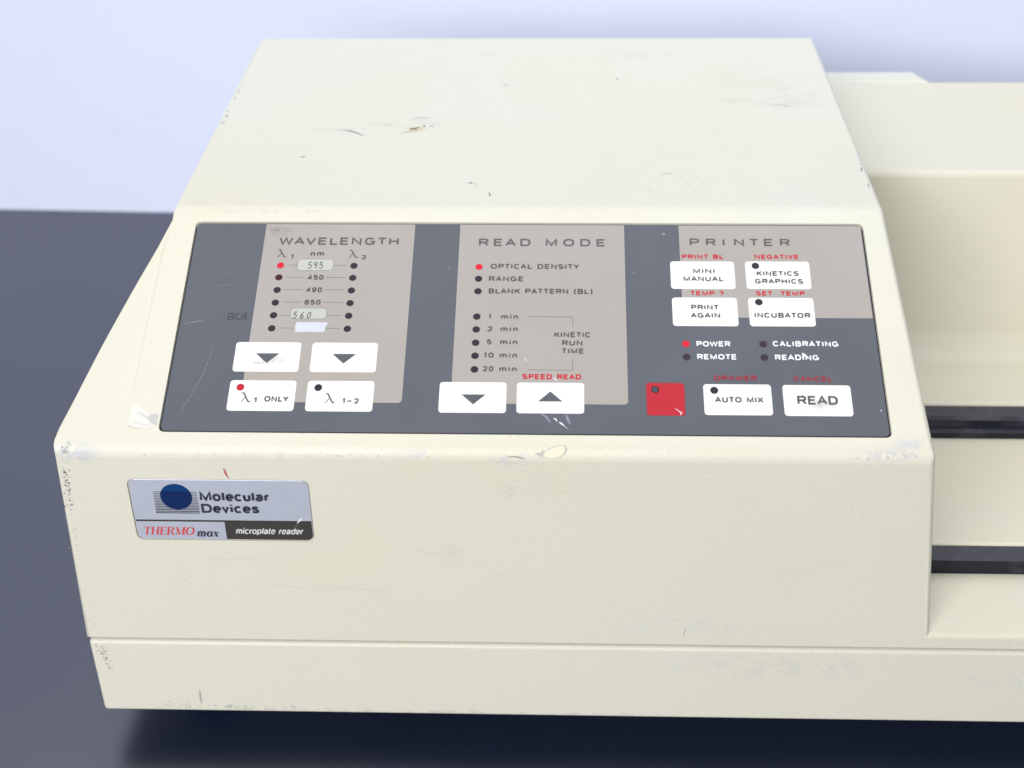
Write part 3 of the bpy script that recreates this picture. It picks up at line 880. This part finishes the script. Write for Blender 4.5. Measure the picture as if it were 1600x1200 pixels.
def tab(x0, x1, y0, y1, rl, rr):
    """printed field: square on top, rounded bottom corners"""
    pts = [(x1, y1), (x0, y1)]
    for cx, s, r in ((x0, 1, rl), (x1, -1, rr)):
        if r:
            arc = [(cx + s * r - s * r * cos(radians(t)), y0 + r - r * sin(radians(t))) for t in range(0, 91, 18)]
            pts += arc if s == 1 else arc[::-1]
        else:
            pts.append((cx, y0))
    pn.poly(on_panel, pts, A, M_TAUPE)


TOPV = 38.25
tab(-82.8, -35.4, -28.6, TOPV, 0, 1.2)
tab(-21.1, 30.6, -28.6, TOPV, 0, 1.2)
tab(47.7, 104.55, 2.7, TOPV, 0, 0)


def t(s, x0, x1, base, cap, mat=M_INK, bold=0.24, spacing=1.0, mb=None, h=Bh, shear=0.0):
    text(mb or pn, on_panel, s, x0, x1, base, cap, h, mat, bold, spacing, shear)


LAMBDA = [[(0.02, 0.86, 0.06), (0.10, 0.98, 0.10), (0.22, 0.95, 0.15), (0.38, 0.66, 0.15), (0.62, 0.22, 0.15), (0.76, 0.02, 0.16), (0.90, 0.02, 0.10), (1.0, 0.14, 0.05)],
          [(0.44, 0.56, 0.07), (0.28, 0.30, 0.08), (0.10, 0.04, 0.09), (0.0, 0.0, 0.05)]]


def lam(mb, x, base, w, hgt, mat, h):
    for st in LAMBDA:
        mb.stroke(on_panel, [(x + a * w, base + b * hgt, c * hgt * 0.9) for a, b, c in st], h, mat)


t("WAVELENGTH", -78.1, -40.2, 29.9, 3.05, M_TITLE, 0.215, 1.5)
t("READ MODE", -15.0, 24.7, 29.7, 3.0, M_TITLE, 0.215, 3.0)
t("PRINTER", 50.9, 82.1, 30.1, 2.95, M_TITLE, 0.215, 4.0)
lam(pn, -78.0, 25.0, 3.0, 3.1, M_INK, Bh)
t("1", -73.8, -72.8, 24.3, 1.8)
t("nm", -67.6, -63.3, 25.4, 2.1)
lam(pn, -55.5, 24.9, 3.0, 3.1, M_INK, Bh)
t("2", -51.5, -50.0, 24.2, 1.8)
for s, y in (("450", 16.2), ("490", 11.4), ("650", 6.65)):
    t(s, -67.6, -62.6, y - 0.05, 1.95, M_INK, 0.25)
    pn.stroke(on_panel, [(-74.2, y + 0.95), (-68.6, y + 0.95)], Bh, M_LINE, 0.16)
    pn.stroke(on_panel, [(-61.9, y + 0.9), (-55.8, y + 0.9)], Bh, M_LINE, 0.16)
for y, xa, xb in ((21.85, -71.2, -59.8), (2.6, -71.4, -60.2), (-2.15, -69.9, -60.0)):
    pn.stroke(on_panel, [(-74.3, y), (xa - 0.1, y)], Bh, M_LINE, 0.16)
    pn.stroke(on_panel, [(xb + 0.1, y), (-55.8, y)], Bh, M_LINE, 0.16)
t("OPTICAL DENSITY", -11.0, 16.5, 20.75, 2.0, spacing=1.08)
t("RANGE", -11.4, -0.6, 15.9, 2.0, spacing=1.08)
t("BLANK PATTERN (BL)", -11.3, 20.5, 11.2, 2.0, spacing=1.06)
for s, xa, xb, y in (("1", -11.1, -10.2, 1.6), ("2", -11.3, -9.7, -2.95), ("5", -11.3, -9.8, -7.75), ("10", -12.1, -9.0, -12.55), ("20", -12.2, -8.9, -17.4)):
    t(s, xa, xb, y, 1.95)
    t("min", -7.3, -2.05, y, 1.95)
pn.stroke(on_panel, [(1.15, 2.6), (14.55, 2.6)], Bh, M_LINE, 0.16)
pn.stroke(on_panel, [(14.47, 2.55), (14.47, -1.0)], Bh + 0.005, M_LINE, 0.16)
pn.stroke(on_panel, [(14.47, -13.0), (14.47, -16.7)], Bh + 0.005, M_LINE, 0.16)
pn.stroke(on_panel, [(1.2, -16.75), (14.55, -16.75)], Bh, M_LINE, 0.16)
t("KINETIC", 8.9, 19.9, -4.95, 1.95, spacing=1.08)
t("RUN", 11.3, 17.4, -7.95, 1.95, spacing=1.08)
t("TIME", 11.1, 17.9, -10.85, 1.95, spacing=1.08)
t("SPEED READ", -0.4, 17.0, -20.05, 1.9, M_REDINK, 0.25, 1.03)
t("PRINT BL", 48.3, 61.3, 24.95, 1.8, M_REDINK, 0.25, 1.08)
t("NEGATIVE", 70.7, 84.4, 25.05, 1.8, M_REDINK, 0.25, 1.05)
t("TEMP ?", 50.2, 60.5, 10.9, 1.75, M_REDINK, 0.25, 1.08)
t("SET  TEMP", 70.2, 85.0, 10.95, 1.75, M_REDINK, 0.25, 1.08)
t("DRAWER", 55.9, 68.4, -20.0, 1.8, M_DULLRED, 0.25)
t("CANCEL", 79.1, 90.4, -20.1, 1.8, M_DULLRED, 0.25)
t("POWER", 51.3, 61.4, -7.95, 1.95, M_WHITEINK, 0.235, 1.05)
t("REMOTE", 51.3, 63.0, -12.6, 1.95, M_WHITEINK, 0.235, 1.05)
t("CALIBRATING", 73.9, 93.3, -7.75, 1.95, M_WHITEINK, 0.235, 1.05)
t("READING", 74.2, 87.1, -12.65, 1.95, M_WHITEINK, 0.235, 1.05)
# hand-written note and scratches
for st in ([(-90.4, 0.9), (-90.3, 3.3), (-88.9, 3.2), (-88.8, 2.3), (-90.2, 2.1), (-88.7, 1.7), (-88.9, 1.0), (-90.4, 0.9)],
           [(-86.9, 3.1), (-87.9, 3.2), (-88.2, 1.9), (-87.6, 1.0), (-86.6, 1.1)],
           [(-86.3, 0.9), (-85.4, 3.4), (-84.8, 3.3), (-85.0, 0.9)], [(-86.0, 1.9), (-84.8, 2.0)]):
    pn.stroke(on_panel, st, Bh, M_PENCIL, 0.24)
pn.stroke(on_panel, [(-93.6, -6.5, 0.05), (-93.9, -13, 0.12), (-95.2, -19, 0.12), (-97.4, -26, 0.12), (-100.4, -33, 0.10), (-101.4, -35.5, 0.05)], Bh, M_SCR)
pn.stroke(on_panel, [(-99.8, -28, 0.04), (-98.6, -33.5, 0.09)], Bh, M_SCR)
pn.stroke(on_panel, [(-103.5, -0.7, 0.1), (-100, 0.0, 0.3), (-97.6, 0.8, 0.12)], Bh, M_SCR)
pn.stroke(on_panel, [(-96.6, 13.2, 0.05), (-93.6, 14.0, 0.12), (-90.4, 14.2, 0.05)], Bh, M_SCR)
pn.stroke(on_panel, [(-95, 18, 0.04), (-91, 18.6, 0.1)], Bh, M_SCR)
for st in ([(5.5, -32.0, 0.5), (7.0, -33.2, 0.7), (8.2, -35.0, 0.4)], [(12.6, -32.2, 0.5), (13.0, -33.6, 0.9), (13.8, -35.6, 0.3)]):
    pn.stroke(on_panel, st, Bh, principled("dull_scratch", (0.24, 0.245, 0.32), 0.5))
pn.stroke(on_panel, [(9.0, -33.4, 0.3), (9.8, -34.0, 0.45), (9.9, -34.6, 0.1)], Ch, M_SCRW)
pn.stroke(on_panel, [(10.6, -34.7, 0.3), (11.4, -35.4, 0.6), (12.0, -36.0, 0.2), (13.2, -37.2, 0.06)], Ch, M_SCRW)
pn.stroke(on_panel, [(8.8, -19.4, 0.2), (9.6, -20.2, 0.3), (9.9, -20.6, 0.1)], Ch, M_SCRW)
pn.stroke(on_panel, [(0.2, -12.2, 0.05), (0.5, -13.2, 0.2), (0.9, -13.6, 0.1)], Bh, M_SCRW)
pn.stroke(on_panel, [(82.3, -10.2, 0.6), (83.0, -10.9, 0.9), (84.0, -11.9, 0.3)], Ch, M_SCRW)
blot(on_panel, (103.2, -30.0), 0.22, 0.2, M_SCRW, h=Bh, mb=pn)
blot(on_panel, (42.9, 34.8), 0.6, 0.35, M_SCR, h=Bh, mb=pn)
blot(on_panel, (-23.9, 21.2), 0.3, 0.2, M_SCR, h=Bh, mb=pn)
for i in range(36):
    a = random.uniform(0, 3.1)
    x, y = random.uniform(-102, 102), random.uniform(-36, 36)
    l = random.uniform(0.4, 2.2)
    pn.stroke(on_panel, [(x, y, 0.02), (x + l * cos(a) / 2, y + l * sin(a) / 2, 0.05), (x + l * cos(a), y + l * sin(a), 0.02)], Ch, M_SCR)
panel = pn.build("control_panel", ROOT)

KH = HP + 0.13


def key(cx, cy_, w=19.7, hgt=10.6, mat=M_KEY, label=None, draw=None):
    mb = MB()
    mb.prism(on_panel, rrect(cx, cy_, w, hgt, 1.0), HP - 0.1, KH, mat, 0.10)
    if draw:
        draw(mb)
    o = mb.build("button", panel, center=on_panel(cx, cy_, KH))
    if label:
        o["label"] = label
    return o


KT = KH + 0.03


def kt(mb, s, x0, x1, base, cap, bold=0.24, spacing=1.0, mat=M_INK):
    text(mb, on_panel, s, x0, x1, base, cap, KT, mat, bold, spacing)


def tri(mb, cx, cy_, upw):
    s = 1 if upw else -1
    mb.poly(on_panel, [(cx - 3.55, cy_ - 1.72 * s), (cx + 3.55, cy_ - 1.72 * s), (cx, cy_ + 1.75 * s)], KT, M_ARROW)


def dot(mb, c, mat, rim=None, r=1.16, h=KT):
    if rim:
        mb.ellipse(on_panel, c, r, r * 1.06, h, rim)
        mb.ellipse(on_panel, c, r * 0.74, r * 0.78, h + 0.02, mat)
    else:
        mb.ellipse(on_panel, c, r, r * 1.06, h, mat)


def d_worn(mb):
    tri(mb, -76.65, -13.2, False)
    mb.stroke(on_panel, [(-81, -14.4, 0.1), (-80.0, -15.0, 0.5), (-78.8, -14.9, 0.4), (-78.0, -15.2, 0.1)], KT, M_CHIPRIM)


key(-76.7, -12.7, mat=M_KEYWORN, label="smudged white down key under the first column", draw=d_worn)
key(-53.65, -12.7, label="clean white down key under the second column", draw=lambda mb: tri(mb, -53.65, -13.25, False))


def d_l1(mb):
    lam(mb, -82.7, -28.7, 3.0, 3.3, M_INK, KT)
    kt(mb, "1", -79.0, -77.9, -29.0, 1.9)
    kt(mb, "ONLY", -75.8, -68.6, -28.6, 2.0)
    dot(mb, (-83.35, -23.6), principled("red_lens", (0.52, 0.012, 0.035), 0.45, 0.15, emit=(1, 0.02, 0.06), estr=0.08), principled("red_lens_rim", (0.36, 0.01, 0.02), 0.3))


def d_l12(mb):
    lam(mb, -57.9, -28.8, 3.0, 3.3, M_INK, KT)
    kt(mb, "1-2", -52.9, -47.9, -29.05, 1.9)
    dot(mb, (-60.3, -23.55), M_LENS)


key(-76.7, -26.4, label="white key with lit red lamp and ONLY lettering", draw=d_l1)
key(-53.65, -26.4, label="white key lettered 1-2 with dark lamp", draw=d_l12)
key(-14.7, -26.5, label="white down key under the read mode list", draw=lambda mb: tri(mb, -14.5, -27.25, False))
key(8.0, -26.5, label="white up key under the read mode list", draw=lambda mb: tri(mb, 7.95, -26.05, True))


def d_kin(mb):
    kt(mb, "KINETICS", 70.9, 83.8, 18.45, 1.85)
    kt(mb, "GRAPHICS", 70.2, 84.9, 15.45, 1.85)
    dot(mb, (70.75, 22.3), M_LENS)


def d_mini(mb):
    kt(mb, "MINI", 51.5, 58.1, 19.3, 1.8)
    kt(mb, "MANUAL", 48.4, 60.8, 16.25, 1.85)


def d_again(mb):
    kt(mb, "PRINT", 50.3, 58.7, 5.5, 1.85)
    kt(mb, "AGAIN", 50.0, 58.9, 2.45, 1.85)


def d_incub(mb):
    kt(mb, "INCUBATOR", 69.2, 86.0, 2.6, 1.9)
    dot(mb, (70.85, 8.45), M_LENS)


def d_red(mb):
    dot(mb, (38.5, -23.4), M_LENSB, M_LENSR)
    mb.stroke(on_panel, [(43.9, -29.6, 0.05), (45.0, -30.6, 0.2), (46.0, -31.4, 0.3)], KT, M_SCRW)
    mb.stroke(on_panel, [(46.0, -31.2, 0.3), (45.6, -32.0, 0.25)], KT + 0.01, M_SCRW)


def d_mix(mb):
    kt(mb, "AUTO MIX", 55.7, 69.8, -27.7, 2.0)
    dot(mb, (55.7, -23.5), M_LENS)


key(54.4, 18.7, label="white key lettered MINI MANUAL", draw=d_mini)
key(77.45, 18.8, label="white key lettered KINETICS GRAPHICS", draw=d_kin)
key(54.45, 4.8, label="white key lettered PRINT AGAIN", draw=d_again)
key(77.5, 4.85, label="white key lettered INCUBATOR", draw=d_incub)
key(41.5, -26.6, 11.1, 11.2, M_REDKEY, "small square red key", d_red)
key(62.4, -26.6, label="white key lettered AUTO MIX", draw=d_mix)
key(85.4, -26.7, mat=M_KEYWORN, label="smudged white key with large READ lettering", draw=lambda mb: kt(mb, "READ", 79.5, 91.2, -28.2, 3.05, 0.215, 0.9))


def lamp(c, mat, rim=None, label=None):
    mb = MB()
    n = 28
    mb.prism(on_panel, [(c[0] + 1.16 * cos(2 * pi * i / n), c[1] + 1.20 * sin(2 * pi * i / n)) for i in range(n)], HP - 0.1, Bh, rim or mat, 0.06)
    if rim:
        mb.ellipse(on_panel, c, 0.86, 0.90, Ch, mat)
    o = mb.build("indicator_lamp", panel)
    if label:
        o["label"] = label
    return o


YS = (21.75, 17.05, 12.2, 7.38, 2.6, -2.25)
for i, y in enumerate(YS):
    if i == 0:
        lamp((-76.55, y), M_LIT, M_LITRIM, "lit red lamp at the top of the first column")
    elif i == 1:
        lamp((-76.55, y), M_LENSR, None, "unlit lamp with a dim red tint")
    else:
        lamp((-76.55, y), M_LENS)
    lamp((-53.57, y - 0.04), M_LENS)
for i, y in enumerate((21.5, 16.9, 12.1, 2.54, -2.23, -7.08, -11.8, -16.67)):
    lamp((-14.58, y), M_LIT if i == 0 else M_LENS, M_LITRIM if i == 0 else None, "lit red lamp beside the words OPTICAL DENSITY" if i == 0 else None)
lamp((48.2, -7.0), M_LIT, M_LITRIM, "lit red lamp beside the word POWER")
M_LENSD = principled("plum_lens", (0.046, 0.030, 0.044), 0.45, 0.15)
lamp((48.2, -11.75), M_LENSD)
lamp((71.1, -6.95), M_LENSD)
lamp((71.1, -11.72), M_LENSD)

# stickers over the printed wavelengths
DIG = {"5": [[(0.9, 1.0), (0.3, 1.0), (0.18, 0.58), (0.55, 0.62), (0.82, 0.42), (0.70, 0.12), (0.38, 0.0), (0.05, 0.08)]],
       "9": [[(0.85, 0.82), (0.6, 1.0), (0.28, 0.9), (0.22, 0.62), (0.48, 0.48), (0.8, 0.66), (0.86, 0.85), (0.72, 0.4), (0.45, 0.0)]],
       "6": [[(0.78, 1.0), (0.42, 0.72), (0.18, 0.34), (0.28, 0.04), (0.62, 0.0), (0.84, 0.24), (0.66, 0.48), (0.36, 0.44), (0.2, 0.28)]],
       "0": [[(0.6, 1.0), (0.28, 0.82), (0.16, 0.4), (0.3, 0.04), (0.62, 0.06), (0.86, 0.42), (0.84, 0.82), (0.6, 1.0)]]}


def sticker(cx, cy_, w, h, digits, label, slant=0.16):
    mb = MB()
    mb.prism(on_panel, rrect(cx, cy_, w, h, 1.2), HP + 0.02, Ch, M_STICK)
    edge = rrect(cx, cy_, w - 0.1, h - 0.1, 1.15)
    mb.stroke(on_panel, edge + [edge[0]], Ch + 0.02, M_LINE, 0.09)
    x, base, hh, dx = digits[1:]
    for k, ch in enumerate(digits[0]):
        for st in DIG[ch]:
            mb.stroke(on_panel, [(x + k * dx + a * 1.4 + b * slant, base + b * hh, 0.26) for a, b in st], Ch + 0.03, M_PENCIL)
    o = mb.build("sticker", panel)
    o["label"] = label


sticker(-65.6, 22.0, 11.3, 4.5, ("595", -68.0, 20.6, 2.4, 1.75), "pale rounded sticker with 595 written in the middle", 0.0)
sticker(-65.9, 3.3, 11.1, 4.1, ("560", -70.7, 1.5, 2.3, 2.1), "pale rounded sticker with 560 written at its left end")
mb = MB()
pts = [(-60.4 + random.uniform(-0.15, 0.15) + (0.55 if y > -1.6 else 0), y) for y in (-3.55, -3.0, -2.4, -1.8, -1.2, -0.6, 0.0)]
pts += [(x, 0.12 + random.uniform(-0.15, 0.1)) for x in (-61.5, -63, -64.5, -66, -67.5, -69)]
pts += [(-69.5 + random.uniform(-0.2, 0.2), y) for y in (-0.2, -0.9, -1.6, -2.3, -3.0, -3.6)]
pts += [(x, -3.62 + random.uniform(-0.1, 0.1)) for x in (-68, -66, -64, -62)]
mb.prism(on_panel, pts, HP + 0.02, Ch + 0.04, M_STICKB)
for x in (-69.2, -60.2):
    for y in (-0.5, -1.5, -2.6):
        mb.stroke(on_panel, [(x, y), (x, y - 0.5)], Ch + 0.07, M_CHIPRIM, 0.12)
o = mb.build("sticker", panel)
o["label"] = "blank bluish sticker with ragged ends"

# ------------------------------------------------------------------ name plate on the front
BP = -0.12
nb = MB()


def fr(x, z, h=0.0):
    return on_front(x, z, h)


nb.prism(fr, rrect(-88.75, -40.2, 52.9, 22.3, 2.0), -0.56, BP, M_ALU, 0.1)
h1, h2, h3 = BP + 0.03, BP + 0.06, BP + 0.09
nb.poly(fr, [(-115.0, -43.95), (-115.0, -44.6), (-62.5, -44.6), (-62.5, -43.95)], h1, M_BADGEBLK)
q = rrect(-88.75, -40.2, 52.5, 21.9, 1.9)
low = [p for p in q if p[1] < -45 and p[0] > -80]
nb.poly(fr, [(-88.5, -44.4), (-88.5, -51.1)] + sorted(low, key=lambda p: p[0] + p[1] * 0.3) + [(-62.55, -44.4)], h2, M_BADGEBLK)
cx, cz, R = -101.65, -35.3, 4.72
nb.ellipse(fr, (cx, cz), R, R, h1, M_BLUE, 44)
for i in range(14):                                  # ruled lines behind and across the disc
    z = -33.55 - i * 0.598
    th = 0.17 + 0.012 * i
    nb.stroke(fr, [(-108.3 - 0.01 * i, z), (-95.35, z)], h2, M_NAVY, th)
    dx2 = R * R - (z - cz) ** 2
    if dx2 > 0.2:
        d_ = math.sqrt(dx2) * 0.995
        nb.poly(fr, [(cx - d_, z - 0.22), (cx + d_, z - 0.22), (cx + d_, z + 0.19), (cx - d_, z + 0.19)], h3, M_DKBLUE)
text(nb, fr, "Molecular", -94.75, -74.0, -36.85, 3.55, h1, M_NAVY, 0.235, 0.4)
text(nb, fr, "Devices", -94.75, -77.6, -41.25, 3.45, h1, M_NAVY, 0.235, 0.4)
text(nb, fr, "microplate reader", -85.6, -64.9, -49.05, 2.45, h3, M_BADGETXT, 0.16, 0.75, 0.26)

# italic serif lettering drawn stroke by stroke: (x, y, width) in cap heights
SER = 0.05
TH, TN = 0.20, 0.06
G_ = {
    "T": (0.86, [[(0.43, 0, TH), (0.43, 1, TH)], [(0.02, 0.97, TN), (0.84, 0.97, TN)], [(0.03, 1.0, TN), (0.05, 0.74, 0.03)], [(0.83, 1.0, TN), (0.81, 0.74, 0.03)], [(0.24, 0.03, SER), (0.62, 0.03, SER)]]),
    "H": (1.0, [[(0.2, 0, TH), (0.2, 1, TH)], [(0.8, 0, TH), (0.8, 1, TH)], [(0.2, 0.52, TN), (0.8, 0.52, TN)]] + [[(a, b, SER), (a + 0.38, b, SER)] for a in (0.01, 0.61) for b in (0.03, 0.97)]),
    "E": (0.82, [[(0.2, 0, TH), (0.2, 1, TH)], [(0.02, 0.97, TN), (0.74, 0.97, TN)], [(0.02, 0.03, TN), (0.78, 0.03, TN)], [(0.2, 0.52, TN), (0.56, 0.52, TN)], [(0.74, 1.0, TN), (0.72, 0.74, 0.03)], [(0.76, 0.0, TN), (0.80, 0.28, 0.03)], [(0.56, 0.66, 0.05), (0.56, 0.38, 0.05)]]),
    "R": (0.96, [[(0.2, 0, TH), (0.2, 1, TH)], [(0.02, 0.97, SER), (0.5, 0.97, TN), (0.70, 0.88, 0.14), (0.74, 0.74, 0.19), (0.68, 0.60, 0.14), (0.5, 0.51, TN), (0.2, 0.51, TN)], [(0.46, 0.51, 0.1), (0.62, 0.3, 0.19), (0.76, 0.06, 0.18), (0.94, 0.02, 0.06)], [(0.02, 0.03, SER), (0.40, 0.03, SER)]]),
    "M": (1.24, [[(0.2, 0, TN), (0.2, 1, TN)], [(0.2, 1, 0.18), (0.58, 0.04, 0.18)], [(0.58, 0.04, TN), (1.0, 1, TN)], [(1.0, 0, TH), (1.0, 1, TH)], [(0.02, 0.97, SER), (0.26, 0.97, SER)], [(0.98, 0.97, SER), (1.20, 0.97, SER)], [(0.02, 0.03, SER), (0.38, 0.03, SER)], [(0.80, 0.03, SER), (1.20, 0.03, SER)]]),
    "O": (1.0, [[(0.5 + 0.42 * cos(2 * pi * i / 20), 0.5 + 0.48 * sin(2 * pi * i / 20), 0.06 + 0.15 * abs(cos(2 * pi * i / 20))) for i in range(21)]]),
    "m": (1.12, [[(0.14, 0, 0.15), (0.14, 0.62, 0.15)], [(0.14, 0.46, 0.05), (0.34, 0.64, 0.10), (0.50, 0.5, 0.15), (0.50, 0, 0.15)], [(0.50, 0.46, 0.05), (0.70, 0.64, 0.10), (0.86, 0.5, 0.15), (0.86, 0.06, 0.15), (0.98, 0.04, 0.05)], [(0.02, 0.60, 0.05), (0.16, 0.62, 0.05)]]),
    "a": (0.74, [[(0.32 + 0.24 * cos(a), 0.31 + 0.30 * sin(a), 0.05 + 0.12 * abs(cos(a))) for a in [0.6 + i * 0.3 for i in range(20)]], [(0.56, 0.64, 0.14), (0.54, 0.10, 0.14), (0.68, 0.04, 0.05)]]),
    "x": (0.72, [[(0.06, 0.60, 0.06), (0.20, 0.56, 0.15), (0.48, 0.08, 0.15), (0.64, 0.06, 0.06)], [(0.62, 0.60, 0.10), (0.48, 0.52, 0.05), (0.18, 0.08, 0.05), (0.05, 0.06, 0.10)]]),
}


def serif(s, x0, x1, base, cap, h, mat, shear=0.24, fat=0.95):
    tot = sum(G_[c][0] for c in s)
    kx = (x1 - x0 - shear * cap) / tot
    x = x0
    for c in s:
        for st in G_[c][1]:
            nb.stroke(fr, [(x + a * kx + b * cap * shear, base + b * cap, wd * cap * fat) for a, b, wd in st], h, mat)
            h += 0.001
        x += G_[c][0] * kx


serif("THERMO", -113.6, -97.6, -49.65, 2.95, h1, M_BADGERED)
serif("max", -97.4, -90.2, -50.25, 3.1, h1, M_NAVY, 0.2, 1.35)
nb.stroke(fr, [(-66.8, -44.8, 0.2), (-65.9, -43.6, 0.6), (-65.2, -42.8, 0.3)], h3, M_SCRW)
nb.stroke(fr, [(-67.6, -46.4, 0.1), (-66.9, -45.4, 0.3)], h3, principled("dull_rub", (0.16, 0.16, 0.16), 0.5))
nb.stroke(fr, [(-67.8, -40.9, 0.1), (-67.2, -40.2, 0.25)], h3, M_BADGETXT)
plate = nb.build("nameplate", ROOT)
plate["label"] = "silver nameplate with blue disc emblem and black lower band"
